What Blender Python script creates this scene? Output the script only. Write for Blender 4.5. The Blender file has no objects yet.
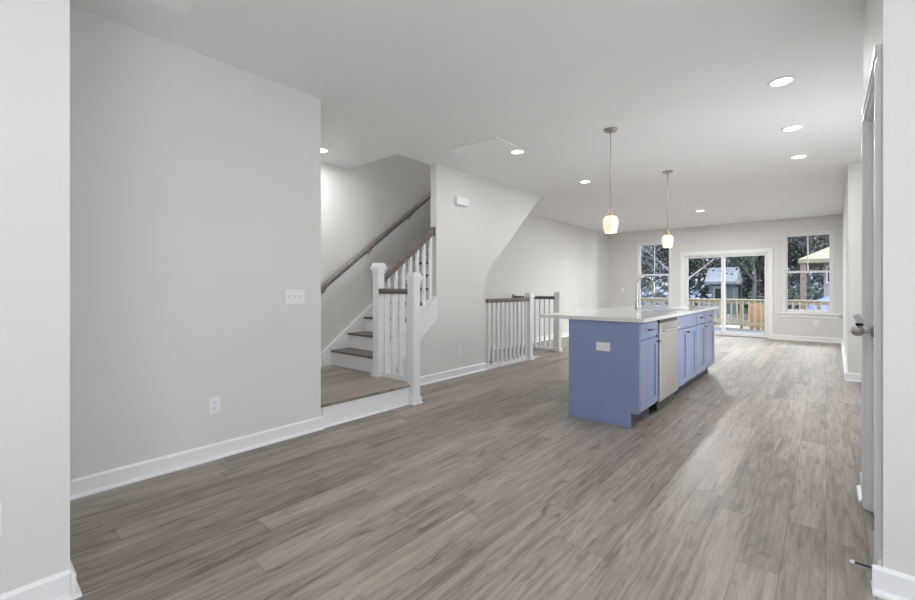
import bpy, bmesh, math, random
from mathutils import Vector, Matrix
random.seed(7)
scene = bpy.context.scene
COL = scene.collection

# ------------------------------------------------------------------ camera
H = 1.165
F = 428.0
TH = math.atan((826 - 457.5) / F)
cam_d = bpy.data.cameras.new('camera')
cam = bpy.data.objects.new('camera', cam_d)
COL.objects.link(cam)
cam.location = (0, 0, H)
cam.rotation_euler = (math.pi / 2, 0, TH)
cam_d.sensor_width = 36
cam_d.lens = 36 * F / 915
cam_d.shift_y = -(300 - 288.4) / 915
cam_d.clip_start = 0.05
cam_d.clip_end = 300
scene.camera = cam

# ------------------------------------------------------------------ world, sun, daylight, added fill lamps, exposure
W = bpy.data.worlds.new('sky')
scene.world = W
W.use_nodes = True
nt = W.node_tree
nt.nodes.clear()
wo = nt.nodes.new('ShaderNodeOutputWorld')
bg = nt.nodes.new('ShaderNodeBackground')
tc = nt.nodes.new('ShaderNodeTexCoord')
sx = nt.nodes.new('ShaderNodeSeparateXYZ')
cr = nt.nodes.new('ShaderNodeValToRGB')
cr.color_ramp.elements[0].position = 0.0
cr.color_ramp.elements[0].color = (0.36, 0.40, 0.47, 1)
cr.color_ramp.elements[1].position = 0.7
cr.color_ramp.elements[1].color = (2.2, 2.5, 3.0, 1)
e = cr.color_ramp.elements.new(0.25)
e.color = (0.62, 0.69, 0.80, 1)
nt.links.new(tc.outputs['Generated'], sx.inputs[0])
nt.links.new(sx.outputs['Z'], cr.inputs[0])
nt.links.new(cr.outputs[0], bg.inputs[0])
bg.inputs[1].default_value = 1.6
nt.links.new(bg.outputs[0], wo.inputs[0])

def lamp(name, kind, loc, direction, energy, color=(1, 1, 1), size=None, size_y=None, spread=None):
    d = bpy.data.lights.new(name, kind)
    d.energy = energy
    d.color = color
    if kind == 'AREA':
        d.shape = 'RECTANGLE' if size_y else 'DISK'
        d.size = size
        if size_y:
            d.size_y = size_y
        if spread:
            d.spread = spread
    o = bpy.data.objects.new(name, d)
    COL.objects.link(o)
    o.location = loc
    o.rotation_euler = Vector(direction).to_track_quat('-Z', 'Y').to_euler()
    return o

sun = lamp('sun', 'SUN', (8, 14, 12), (-0.82, -0.2, -0.93), 2.2, (1.0, 0.93, 0.82))
sun.data.angle = math.radians(1.0)
# daylight entering by the front-room windows (behind the camera)
for wx in (-0.9, 1.2):
    lamp('window_daylight', 'AREA', (wx, -5.86, 1.5), (0, 1, 0.9), 3, (0.90, 0.95, 1.0), 1.4, 1.7)
lamp('side_fill', 'AREA', (2.56, 0.9, 1.35), (-1, 0.1, 0.8), 15, (0.90, 0.95, 1.0), 1.6, 1.7)  # added unseen lamp at the side opening, evening out the left wall
# unseen lamps added above the picture to brighten left wall and floor
for lx, ly in ((-1.0, 1.25), (-0.6, -0.6)):
    lamp('living_room_fill', 'AREA', (lx, ly, 2.72), (0, 0, -1), 5.6, (0.97, 0.98, 1.0), 0.14)
# fill lamp added out of view at right, brightening island fronts and left walls
lamp('kitchen_fill', 'AREA', (0.90, 5.2, 1.3), (-0.9, 0.3, -0.1), 28, (0.97, 0.98, 1.0), 2.2, 1.2)
# uplights added low in the kitchen and front room, unseen, to lift the ceiling
lamp('kitchen_floor_fill', 'AREA', (0.62, 5.0, 0.25), (-0.25, 0.1, 1), 18, (0.96, 0.98, 1.0), 0.5, 3.0)
lamp('front_floor_fill', 'AREA', (1.3, -1.0, 0.25), (-0.25, 0.3, 1), 56, (0.96, 0.98, 1.0), 1.6, 1.8)
# extra panel lamp above the deck, hidden over the rear windows, brightening the rear
lamp('deck_fill', 'AREA', (-1.9, 16.4, 3.75), (0, -0.9, -0.42), 440, (0.95, 0.98, 1.0), 9.0, 1.5)

# hidden lamp added past the right end of the deck for the far-left wall
lamp('garden_fill', 'AREA', (3.2, 16.8, 1.6), (-1, -1, 0.0), 260, (0.97, 0.98, 1.0), 3.2, 1.8)
# lamp added above the stair opening, no known fixture, lifting the dark upper wall
lamp('upper_hall_fill', 'AREA', (-4.25, 5.4, 5.15), (0, -0.15, -1), 11, (1.0, 0.97, 0.93), 0.3)
vs = scene.view_settings
scene.display_settings.display_device = 'sRGB'
vs.view_transform = 'Standard'
vs.look = 'None'
vs.gamma = 1
vs.use_curve_mapping = False
vs.exposure = 0.39

# ------------------------------------------------------------------ materials
def mat(name, col, rough=0.5, metal=0.0, spec=0.5, noise=0.0, scale=8.0, bump=0.0, bscale=200.0, emit=None, estr=0.0):
    m = bpy.data.materials.new(name)
    m.use_nodes = True
    n = m.node_tree
    b = n.nodes['Principled BSDF']
    b.inputs['Roughness'].default_value = rough
    b.inputs['Metallic'].default_value = metal
    b.inputs['Specular IOR Level'].default_value = spec
    c = (*col, 1)
    b.inputs['Base Color'].default_value = c
    t = n.nodes.new('ShaderNodeTexCoord')
    if noise > 0:
        nz = n.nodes.new('ShaderNodeTexNoise')
        nz.inputs['Scale'].default_value = scale
        nz.inputs['Detail'].default_value = 5
        rp = n.nodes.new('ShaderNodeValToRGB')
        rp.color_ramp.elements[0].position = 0.3
        rp.color_ramp.elements[1].position = 0.7
        rp.color_ramp.elements[0].color = tuple(max(0, x * (1 - noise)) for x in col) + (1,)
        rp.color_ramp.elements[1].color = tuple(min(1, x * (1 + noise)) for x in col) + (1,)
        n.links.new(t.outputs['Object'], nz.inputs['Vector'])
        n.links.new(nz.outputs['Fac'], rp.inputs[0])
        n.links.new(rp.outputs[0], b.inputs['Base Color'])
    if bump > 0:
        nb = n.nodes.new('ShaderNodeTexNoise')
        nb.inputs['Scale'].default_value = bscale
        nb.inputs['Detail'].default_value = 3
        bp = n.nodes.new('ShaderNodeBump')
        bp.inputs['Strength'].default_value = bump
        bp.inputs['Distance'].default_value = 0.002
        n.links.new(t.outputs['Object'], nb.inputs['Vector'])
        n.links.new(nb.outputs['Fac'], bp.inputs['Height'])
        n.links.new(bp.outputs[0], b.inputs['Normal'])
    if emit:
        b.inputs['Emission Color'].default_value = (*emit, 1)
        b.inputs['Emission Strength'].default_value = estr
    return m

def wood_mat(name, cols, pw, pl, rough, along='Y', seam=0.55, var=1.0, scl=1.0, spec=0.5, bumpd=0.0015):
    """long planks: random tone per plank, stretched grain, dark knots and seams."""
    m = bpy.data.materials.new(name)
    m.use_nodes = True
    n = m.node_tree
    N = n.nodes
    L = n.links
    b = N['Principled BSDF']
    t = N.new('ShaderNodeTexCoord')
    s = N.new('ShaderNodeSeparateXYZ')
    L.new(t.outputs['Object'], s.inputs[0])
    def M(op, a, bb=None, c=None):
        q = N.new('ShaderNodeMath')
        q.operation = op
        for i, v in enumerate((a, bb, c)):
            if v is None:
                continue
            if isinstance(v, (int, float)):
                q.inputs[i].default_value = v
            else:
                L.new(v, q.inputs[i])
        return q.outputs[0]
    across, lng = (s.outputs['X'], s.outputs['Y']) if along == 'Y' else (s.outputs['Y'], s.outputs['X'])
    u = M('DIVIDE', across, pw)
    row = M('FLOOR', u)
    wn = N.new('ShaderNodeTexWhiteNoise')
    wn.noise_dimensions = '1D'
    L.new(row, wn.inputs['W'])
    off = M('MULTIPLY', wn.outputs['Value'], 7.31)
    v = M('ADD', M('DIVIDE', lng, pl), off)
    idx = M('FLOOR', v)
    pid = M('ADD', M('MULTIPLY', row, 17.37), M('MULTIPLY', idx, 3.91))
    wn2 = N.new('ShaderNodeTexWhiteNoise')
    wn2.noise_dimensions = '1D'
    L.new(pid, wn2.inputs['W'])
    tone = wn2.outputs['Value']
    # grain coordinates, shifted per plank
    cx = N.new('ShaderNodeCombineXYZ')
    L.new(M('ADD', M('MULTIPLY', across, 1.0), M('MULTIPLY', tone, 31.7)), cx.inputs[0])
    L.new(M('ADD', M('MULTIPLY', lng, 0.07), M('MULTIPLY', tone, 11.3)), cx.inputs[1])
    L.new(M('MULTIPLY', s.outputs['Z'], 1.0), cx.inputs[2])
    g1 = N.new('ShaderNodeTexNoise')
    g1.inputs['Scale'].default_value = 55 * scl
    g1.inputs['Detail'].default_value = 6
    g1.inputs['Roughness'].default_value = 0.65
    g1.inputs['Distortion'].default_value = 0.7
    L.new(cx.outputs[0], g1.inputs['Vector'])
    g2 = N.new('ShaderNodeTexNoise')
    g2.inputs['Scale'].default_value = 13 * scl
    g2.inputs['Detail'].default_value = 4
    g2.inputs['Distortion'].default_value = 1.6
    L.new(cx.outputs[0], g2.inputs['Vector'])
    g = M('ADD', M('MULTIPLY', g1.outputs['Fac'], 0.6), M('MULTIPLY', g2.outputs['Fac'], 0.4))
    mix = M('ADD', M('MULTIPLY', M('SUBTRACT', g, 0.5), 2.0 * var), M('ADD', M('MULTIPLY', M('SUBTRACT', tone, 0.5), 0.34 * var), 0.5))
    rp = N.new('ShaderNodeValToRGB')
    els = rp.color_ramp.elements
    els[0].position = 0.12
    els[0].color = (*cols[0], 1)
    els[1].position = 0.92
    els[1].color = (*cols[2], 1)
    e = els.new(0.5)
    e.color = (*cols[1], 1)
    L.new(mix, rp.inputs[0])
    # knots
    kc = N.new('ShaderNodeCombineXYZ')
    L.new(M('ADD', across, M('MULTIPLY', tone, 9.7)), kc.inputs[0])
    L.new(M('MULTIPLY', lng, 0.2), kc.inputs[1])
    kn = N.new('ShaderNodeTexNoise')
    kn.inputs['Scale'].default_value = 24 * scl
    kn.inputs['Detail'].default_value = 5
    kn.inputs['Distortion'].default_value = 1.0
    L.new(kc.outputs[0], kn.inputs['Vector'])
    kr = N.new('ShaderNodeMapRange')
    kr.inputs['From Min'].default_value = 0.585
    kr.inputs['From Max'].default_value = 0.74
    kr.inputs['To Min'].default_value = 0.0
    kr.inputs['To Max'].default_value = 0.68
    L.new(kn.outputs['Fac'], kr.inputs['Value'])
    mk = N.new('ShaderNodeMixRGB')
    mk.inputs[2].default_value = (*[c * 0.45 for c in cols[0]], 1)
    L.new(kr.outputs[0], mk.inputs[0])
    L.new(rp.outputs[0], mk.inputs[1])
    # seams
    fu = M('FRACT', u)
    du = M('MULTIPLY', M('MINIMUM', fu, M('SUBTRACT', 1.0, fu)), pw)
    fv = M('FRACT', v)
    dv = M('MULTIPLY', M('MINIMUM', fv, M('SUBTRACT', 1.0, fv)), pl)
    dd = M('MINIMUM', du, dv)
    sm = N.new('ShaderNodeMapRange')
    sm.inputs['From Min'].default_value = 0.0008
    sm.inputs['From Max'].default_value = 0.0035
    sm.inputs['To Min'].default_value = seam
    sm.inputs['To Max'].default_value = 0.0
    L.new(dd, sm.inputs['Value'])
    ms = N.new('ShaderNodeMixRGB')
    ms.inputs[2].default_value = (*[c * 0.3 for c in cols[0]], 1)
    L.new(sm.outputs[0], ms.inputs[0])
    L.new(mk.outputs[0], ms.inputs[1])
    L.new(ms.outputs[0], b.inputs['Base Color'])
    rr = N.new('ShaderNodeMapRange')
    rr.inputs['To Min'].default_value = rough - 0.06
    rr.inputs['To Max'].default_value = rough + 0.08
    L.new(g1.outputs['Fac'], rr.inputs['Value'])
    L.new(rr.outputs[0], b.inputs['Roughness'])
    b.inputs['Specular IOR Level'].default_value = spec
    bp = N.new('ShaderNodeBump')
    bp.inputs['Strength'].default_value = 0.25
    bp.inputs['Distance'].default_value = bumpd
    L.new(M('SUBTRACT', g1.outputs['Fac'], M('MULTIPLY', sm.outputs[0], 1.2)), bp.inputs['Height'])
    L.new(bp.outputs[0], b.inputs['Normal'])
    return m

def glass_mat(name, tint=(1, 1, 1), refl=1.0):
    m = bpy.data.materials.new(name)
    m.use_nodes = True
    n = m.node_tree
    n.nodes.clear()
    o = n.nodes.new('ShaderNodeOutputMaterial')
    tr = n.nodes.new('ShaderNodeBsdfTransparent')
    tr.inputs[0].default_value = (*tint, 1)
    gl = n.nodes.new('ShaderNodeBsdfGlossy')
    gl.inputs['Roughness'].default_value = 0.01
    fr = n.nodes.new('ShaderNodeFresnel')
    fr.inputs[0].default_value = 1.25
    mx = n.nodes.new('ShaderNodeMixShader')
    n.links.new(fr.outputs[0], mx.inputs[0])
    n.links.new(tr.outputs[0], mx.inputs[1])
    n.links.new(gl.outputs[0], mx.inputs[2])
    n.links.new(mx.outputs[0], o.inputs[0])
    return m

def brushed(name, col, rough, axis=2):
    m = mat(name, col, rough, 1.0)
    n = m.node_tree
    b = n.nodes['Principled BSDF']
    t = n.nodes.new('ShaderNodeTexCoord')
    mp = n.nodes.new('ShaderNodeMapping')
    sc = [400, 400, 400]
    sc[axis] = 3
    mp.inputs['Scale'].default_value = sc
    nz = n.nodes.new('ShaderNodeTexNoise')
    nz.inputs['Scale'].default_value = 1
    mr = n.nodes.new('ShaderNodeMapRange')
    mr.inputs['To Min'].default_value = rough - 0.06
    mr.inputs['To Max'].default_value = rough + 0.1
    n.links.new(t.outputs['Object'], mp.inputs[0])
    n.links.new(mp.outputs[0], nz.inputs['Vector'])
    n.links.new(nz.outputs['Fac'], mr.inputs['Value'])
    n.links.new(mr.outputs[0], b.inputs['Roughness'])
    return m

M_WALL = mat('wall_paint', (0.74, 0.735, 0.718), 0.6, bump=0.12, bscale=260, noise=0.012, scale=1.5)
M_CEIL = mat('ceiling_paint', (0.88, 0.88, 0.88), 0.75, bump=0.15, bscale=180, noise=0.01, scale=1.2)
M_TRIM = mat('white_trim', (0.89, 0.89, 0.90), 0.32, bump=0.03, bscale=60)
M_VINYL = mat('white_vinyl', (0.80, 0.81, 0.82), 0.35)
M_GRILLE = mat('grille_white', (0.94, 0.94, 0.94), 0.4)
M_PLATE = mat('white_plastic', (0.86, 0.86, 0.88), 0.3)
M_SLOT = mat('slot_dark', (0.05, 0.05, 0.05), 0.5)
FLOORC = [(0.14, 0.116, 0.093), (0.30, 0.26, 0.218), (0.445, 0.398, 0.345)]
M_FLOOR = wood_mat('floor_planks', FLOORC, 0.145, 1.5, 0.41, seam=0.4)
M_TREAD = wood_mat('stained_tread', [(0.09, 0.073, 0.062), (0.165, 0.14, 0.122), (0.24, 0.21, 0.19)], 0.4, 5.0, 0.4, along='X', seam=0.0)
M_RAIL = wood_mat('stained_rail', [(0.10, 0.082, 0.07), (0.17, 0.143, 0.125), (0.25, 0.22, 0.195)], 0.5, 9.0, 0.38, along='Y', seam=0.0)
M_BLUE = mat('blue_cabinet_paint', (0.25, 0.318, 0.53), 0.22, spec=0.8, noise=0.02, scale=3, bump=0.03, bscale=90)
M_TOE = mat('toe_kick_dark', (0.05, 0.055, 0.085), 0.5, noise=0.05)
M_QUARTZ = mat('white_quartz', (0.76, 0.76, 0.75), 0.12, noise=0.02, scale=30)
M_STEEL = brushed('stainless_front', (0.72, 0.71, 0.68), 0.34)
M_SINK = brushed('sink_steel', (0.55, 0.55, 0.55), 0.3, 1)
M_CHROME = mat('faucet_nickel', (0.6, 0.59, 0.57), 0.2, 1.0, noise=0.02)
M_NICKEL = mat('brushed_nickel', (0.48, 0.46, 0.43), 0.28, 1.0, noise=0.03, scale=40)
M_PULL = mat('dark_pull', (0.055, 0.06, 0.08), 0.35, 0.6)
M_BLACK = mat('black_gloss', (0.02, 0.021, 0.023), 0.25)
M_BRONZE = mat('socket_bronze', (0.55, 0.40, 0.30), 0.35, 0.8)
M_GLASS = glass_mat('window_glass', (0.96, 0.975, 0.975))
M_LENS = mat('downlight_lens', (0.9, 0.9, 0.9), 0.5, emit=(1.0, 0.95, 0.88), estr=7.0)
M_SHADE = mat('frosted_shade', (0.72, 0.70, 0.63), 0.35, emit=(1.0, 0.87, 0.62), estr=0.45, noise=0.03, scale=25)
M_BULB = mat('bulb_glow', (1, 1, 1), 0.5, emit=(1.0, 0.85, 0.6), estr=10)
M_DECK = wood_mat('deck_boards', [(0.05, 0.052, 0.06), (0.075, 0.078, 0.09), (0.1, 0.105, 0.12)], 0.14, 3.6, 0.6, along='X')
M_PINE = mat('treated_pine', (0.34, 0.285, 0.185), 0.65, noise=0.15, scale=9)
M_ORANGE = mat('orange_wood', (0.42, 0.235, 0.14), 0.6, noise=0.15, scale=9)
M_GROUND = mat('leaf_litter', (0.17, 0.15, 0.12), 0.9, noise=0.45, scale=1.4)
M_BARK = mat('grey_bark', (0.17, 0.16, 0.16), 0.9, noise=0.35, scale=6, bump=0.5, bscale=20)
M_PALEBARK = mat('pale_bark', (0.36, 0.35, 0.35), 0.9, noise=0.3, scale=6)
M_LEAF = [mat('leaf_dark', (0.10, 0.125, 0.115), 0.7, noise=0.4, scale=0.6),
          mat('leaf_green', (0.16, 0.19, 0.12), 0.7, noise=0.4, scale=0.6),
          mat('leaf_blue', (0.21, 0.235, 0.28), 0.7, noise=0.4, scale=0.6),
          mat('leaf_olive', (0.2, 0.195, 0.12), 0.7, noise=0.4, scale=0.6)]
M_GROOF = mat('grey_shingle', (0.32, 0.33, 0.37), 0.8, noise=0.15, scale=4)
M_TEAL = mat('teal_siding', (0.17, 0.21, 0.23), 0.7, noise=0.1)
M_TANROOF = mat('tan_roof', (0.27, 0.24, 0.165), 0.75, noise=0.14, scale=3)
M_SIDING = mat('pale_siding', (0.36, 0.36, 0.38), 0.7, noise=0.06)
M_BROWNWOOD = mat('brown_post', (0.22, 0.155, 0.115), 0.7, noise=0.2)
M_DARKGLASS = mat('far_window_glass', (0.03, 0.035, 0.045), 0.15)
M_TARP = mat('blue_tarp', (0.15, 0.185, 0.42), 0.45, noise=0.15, scale=3)
M_BIN = mat('white_bin', (0.75, 0.75, 0.77), 0.4, noise=0.03)
M_RUBBER = mat('white_rubber', (0.7, 0.7, 0.76), 0.6)

# ------------------------------------------------------------------ mesh helpers
class MB:
    def __init__(self):
        self.bm = bmesh.new()
    def box(self, x0, y0, z0, x1, y1, z1):
        vs_ = [self.bm.verts.new(p) for p in ((x0, y0, z0), (x1, y0, z0), (x1, y1, z0), (x0, y1, z0),
                                             (x0, y0, z1), (x1, y0, z1), (x1, y1, z1), (x0, y1, z1))]
        for f in ((0, 3, 2, 1), (4, 5, 6, 7), (0, 1, 5, 4), (1, 2, 6, 5), (2, 3, 7, 6), (3, 0, 4, 7)):
            self.bm.faces.new([vs_[i] for i in f])
        return self
    def prism(self, pts, axis, a, b):
        """pts: polygon in the two other axes (ordered x,y,z without axis), extruded a..b."""
        def P(p, k):
            q = list(p)
            q.insert(axis, k)
            return q
        A = [self.bm.verts.new(P(p, a)) for p in pts]
        B = [self.bm.verts.new(P(p, b)) for p in pts]
        n = len(pts)
        self.bm.faces.new(A[::-1])
        self.bm.faces.new(B)
        for i in range(n):
            self.bm.faces.new((A[i], A[(i + 1) % n], B[(i + 1) % n], B[i]))
        return self
    def beam(self, p0, p1, w, h, up=(0, 0, 1)):
        """rectangular bar from p0 to p1, w across, h along up-ish."""
        p0, p1 = Vector(p0), Vector(p1)
        d = (p1 - p0).normalized()
        s = d.cross(Vector(up)).normalized()
        u = s.cross(d).normalized()
        q = []
        for p in (p0, p1):
            for a, b in ((-1, -1), (1, -1), (1, 1), (-1, 1)):
                q.append(self.bm.verts.new(p + s * a * w / 2 + u * b * h / 2))
        for f in ((0, 3, 2, 1), (4, 5, 6, 7), (0, 1, 5, 4), (1, 2, 6, 5), (2, 3, 7, 6), (3, 0, 4, 7)):
            self.bm.faces.new([q[i] for i in f])
        return self
    def tube(self, path, radii, seg=12, caps=True):
        path = [Vector(p) for p in path]
        if not hasattr(radii, '__len__'):
            radii = [radii] * len(path)
        rings = []
        ref = None
        for i, p in enumerate(path):
            d = (path[min(i + 1, len(path) - 1)] - path[max(i - 1, 0)]).normalized()
            if ref is None:
                ref = Vector((0, 0, 1)) if abs(d.z) < 0.9 else Vector((1, 0, 0))
            s = d.cross(ref).normalized()
            u = s.cross(d).normalized()
            ref = u
            rings.append([self.bm.verts.new(p + (s * math.cos(2 * math.pi * k / seg) + u * math.sin(2 * math.pi * k / seg)) * radii[i]) for k in range(seg)])
        for a, b in zip(rings, rings[1:]):
            for k in range(seg):
                self.bm.faces.new((a[k], a[(k + 1) % seg], b[(k + 1) % seg], b[k]))
        if caps:
            self.bm.faces.new(rings[0][::-1])
            self.bm.faces.new(rings[-1])
        return self
    def cyl(self, p0, p1, r, r2=None, seg=20):
        return self.tube([p0, p1], [r, r if r2 is None else r2], seg)
    def lathe(self, prof, c, axis='Z', seg=28, caps=True):
        c = Vector(c)
        ax = {'X': Vector((1, 0, 0)), 'Y': Vector((0, 1, 0)), 'Z': Vector((0, 0, 1))}[axis]
        s = Vector((0, 1, 0)) if axis == 'X' else Vector((1, 0, 0))
        u = ax.cross(s)
        rings = []
        for r, h in prof:
            rings.append([self.bm.verts.new(c + ax * h + (s * math.cos(2 * math.pi * k / seg) + u * math.sin(2 * math.pi * k / seg)) * max(r, 1e-4)) for k in range(seg)])
        for a, b in zip(rings, rings[1:]):
            for k in range(seg):
                self.bm.faces.new((a[k], a[(k + 1) % seg], b[(k + 1) % seg], b[k]))
        if caps:
            self.bm.faces.new(rings[0][::-1])
            self.bm.faces.new(rings[-1])
        return self
    def build(self, name, m, parent=None, bevel=0.0, smooth=False, seg=2, mats=None):
        bmesh.ops.recalc_face_normals(self.bm, faces=self.bm.faces)
        if bevel > 0:
            es = [e_ for e_ in self.bm.edges if len(e_.link_faces) == 2 and e_.calc_face_angle(0) > 0.5]
            bmesh.ops.bevel(self.bm, geom=es, offset=bevel, segments=seg, profile=0.6, affect='EDGES', clamp_overlap=True)
        me = bpy.data.meshes.new(name)
        self.bm.to_mesh(me)
        self.bm.free()
        me.materials.append(m)
        for mm in mats or ():
            me.materials.append(mm)
        if smooth:
            for p in me.polygons:
                p.use_smooth = True
            try:
                me.set_sharp_from_angle(angle=math.radians(40))
            except Exception:
                pass
        o = bpy.data.objects.new(name, me)
        COL.objects.link(o)
        if parent is not None:
            o.parent = parent
            inv = Matrix.Identity(4)
            q = parent
            while q is not None:
                if q.type == 'EMPTY':
                    inv = Matrix.Translation(-q.location)
                q = q.parent
            if parent.type == 'EMPTY':
                o.matrix_parent_inverse = inv
        return o

def tag(o, label, cat, group=None, kind=None):
    o['label'] = label
    o['category'] = cat
    if group:
        o['group'] = group
    if kind:
        o['kind'] = kind
    return o

def empty(name, loc, label, cat, group=None, kind=None):
    o = bpy.data.objects.new(name, None)
    COL.objects.link(o)
    o.location = loc
    o.empty_display_size = 0.1
    return tag(o, label, cat, group, kind)

def copy_tree(o, parent=None):
    c = o.copy()
    COL.objects.link(c)
    if parent is not None:
        c.parent = parent
    for ch in list(o.children):
        copy_tree(ch, c)
    return c

def S(mb, name, m, label, cat, bevel=0.0):
    return tag(mb.build(name, m, bevel=bevel), label, cat, kind='structure')

# ------------------------------------------------------------------ room shell
C = 2.735          # ceiling
XL = -3.175        # left living-room wall
XN = -2.165        # near wall on the left
XW = -4.76         # party wall of the house / stair wall
XM = -3.70         # face of wall beside the stair
XMB = -3.80
YF = 12.2          # rear wall
XR, XR2 = 0.212, 0.27   # dining right wall, near and far end
XD = 0.165         # closet-door wall
LZ = 0.195         # stair landing
YE = 3.89          # near end of wall beside the stair
YO = 6.5           # edge of upper-landing floor at the stair going down

mb = MB()
mb.box(XM, -6.0, -0.3, 3.2, YF + 0.2, 0)
mb.box(XW - 0.1, 0.0, -0.3, XM, 3.0, 0)
mb.box(XW - 0.1, YO, -0.3, XM, YF + 0.2, 0)
S(mb, 'floor', M_FLOOR, 'grey brown wood plank floor with dark knots and seams', 'floor')

mb = MB()
mb.box(XMB, -6.0, C, 3.2, YF + 0.2, C + 0.3)
mb.box(XW - 0.1, -6.0, C, XMB, 3.33, C + 0.3)
mb.box(XW - 0.1, 6.49, C, XMB, YF + 0.2, C + 0.3)
S(mb, 'ceiling', M_CEIL, 'flat white painted ceiling with recessed lights', 'ceiling')

S(MB().box(XW, 0.27, 0, XL, 1.95, C), 'wall_left', M_WALL, 'pale grey living room wall with switch plate and outlet', 'wall')
S(MB().box(XW, -6.0, 0, XN, 0.27, C), 'wall_near', M_WALL, 'pale grey wall edge at the left foreground', 'wall')
mb = MB()
mb.box(XW - 0.1, 1.95, -2.7, XW, YF, 5.3)
S(mb, 'wall_stair', M_WALL, 'pale grey wall running up the stair and on to the rear wall', 'wall')

def zst(y):            # top of the wall under the closed stringer
    return 0.42 + 0.765 * (y - 3.1)
mb = MB()
mb.prism([(3.08, 0), (4.92, 0), (4.92, 1.365), (6.49, C), (YE, C), (YE, zst(YE)), (3.08, zst(3.08))], 0, XMB, XM)
mb.box(XMB, 3.08, -2.7, XM, 6.5, -0.0)
S(mb, 'wall_middle', M_WALL, 'pale beige wall beside the stair with a slanted far edge', 'wall')
mb = MB()
mb.prism([(4.5, 1.0), (4.5, 1.10), (6.38, C + 0.02), (6.49, C)], 0, XW, XMB)
S(mb, 'wall_soffit', M_WALL, 'sloping painted underside of the stair flight', 'wall')
mb = MB()
mb.box(XMB, 3.33, C + 0.3, XM, 7.6, 5.3)
mb.box(XW, 3.23, C + 0.3, XMB, 3.33, 5.3)
mb.box(XW, 7.6, C + 0.3, XMB, 7.7, 5.3)
S(mb, 'wall_upper', M_WALL, 'painted walls of the stair opening above the ceiling', 'wall')
S(MB().box(XW, 3.2, 5.2, XMB, 7.7, 5.3), 'ceiling_upper', M_CEIL, 'upper floor ceiling over the stair', 'ceiling')
# well of the stair going down
mb = MB()
mb.box(XW, 2.95, -2.7, XMB, 3.06, 0.0)
S(mb, 'wall_stairwell', M_WALL, 'end wall of the stairwell going down', 'wall')

# rear wall with three openings
W1 = (-3.955, -3.085, 0.62, 2.41)
SD = (-2.80, -0.985, 0.0, 2.03)
W2 = (-0.74, 0.13, 0.62, 2.41)
mb = MB()
xs = [XW - 0.1, W1[0], W1[1], SD[0], SD[1], W2[0], W2[1], 0.6]
for i in (0, 2, 4, 6):
    mb.box(xs[i], YF, 0, xs[i + 1], YF + 0.16, C)
for w in (W1, W2):
    mb.box(w[0], YF, 0, w[1], YF + 0.16, w[2])
    mb.box(w[0], YF, w[3], w[1], YF + 0.16, C)
mb.box(SD[0], YF, SD[3], SD[1], YF + 0.16, C)
S(mb, 'wall_rear', M_WALL, 'pale grey rear wall with two windows and a sliding door', 'wall')
S(MB().prism([(XR, 7.3), (XR + 0.9, 7.3), (XR + 0.9, YF), (XR2, YF)], 2, 0, C), 'wall_right', M_WALL, 'pale grey right wall end beyond the white door', 'wall')
# right side: closet-door wall, front face, kitchen wall
DY0, DY1, DZ = 2.42, 3.12, 2.06
mb = MB()
mb.box(XD, 2.29, 0, XD + 0.115, DY0, C)
mb.box(XD, DY1, 0, XD + 0.115, 3.42, C)
mb.box(XD, DY0, DZ, XD + 0.115, DY1, C)
mb.box(XD + 0.115, 2.29, 0, 3.1, 2.405, C)
mb.box(XD + 0.115, 3.305, 0, 1.0, 3.42, C)
S(mb, 'wall_door', M_WALL, 'pale grey foreground wall at right holding the white door', 'wall')
S(MB().box(0.95, 3.42, 0, 1.07, 7.3, C), 'wall_kitchen', M_WALL, 'kitchen side wall out of view at right', 'wall')
mb = MB()
for a, b in ((-3.0, -1.6), (-0.2, 0.5), (1.9, 3.2)):
    mb.box(a, -6.1, 0, b, -5.95, C)
for a, b in ((-1.6, -0.2), (0.5, 1.9)):
    mb.box(a, -6.1, 0, b, -5.95, 0.65)
    mb.box(a, -6.1, 2.35, b, -5.95, C)
S(mb, 'wall_back', M_WALL, 'front room window wall behind the viewer', 'wall')
mb = MB()
mb.box(2.62, -5.95, 0, 2.74, 0.1, C)
mb.box(2.62, 1.7, 0, 2.74, 2.29, C)
mb.box(2.62, 0.1, 0, 2.74, 1.7, 0.65)
mb.box(2.62, 0.1, 2.35, 2.74, 1.7, C)
S(mb, 'wall_side', M_WALL, 'front room side wall behind the viewer', 'wall')

# ---- baseboards: board, bevelled top and quarter-round shoe
BH, BT, SH = 0.105, 0.014, 0.017
def base_prof(mb, axis, w, sgn, a, b, z=0.0):
    """board on plane w facing sgn, from a to b."""
    s = sgn
    pts = [(w, z), (w + s * (BT + SH), z), (w + s * (BT + SH), z + 0.008), (w + s * (BT + SH * 0.7), z + 0.015), (w + s * BT, z + 0.02),
           (w + s * BT, z + BH - 0.012), (w + s * BT * 0.5, z + BH - 0.002), (w, z + BH)]
    if axis == 'Y':        # runs along Y, profile in X,Z
        mb.prism(pts, 1, a, b)
    else:                  # runs along X, profile in Y,Z
        mb.prism(pts, 0, a, b)
T = BT
def BB(name, runs, label):
    mb = MB()
    for r in runs:
        base_prof(mb, *r)
    S(mb, name, M_TRIM, label, 'baseboard')
BB('baseboard_left', [('Y', XL, 1, 0.27, 1.95 + T)], 'white baseboard along the left living room wall')
BB('baseboard_near', [('Y', XN, 1, -5.9, 0.27), ('X', 0.27, 1, XL + 0.03, XN + T + 0.017)], 'white baseboard around the near left wall corner')
BB('baseboard_middle', [('Y', XM, 1, 3.075, 4.92)], 'white baseboard under the beige wall beside the stair')
BB('baseboard_rear', [('X', YF, -1, XW, SD[0] - 0.07), ('X', YF, -1, SD[1] + 0.07, XR2)], 'white baseboard along the rear window wall')
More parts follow.
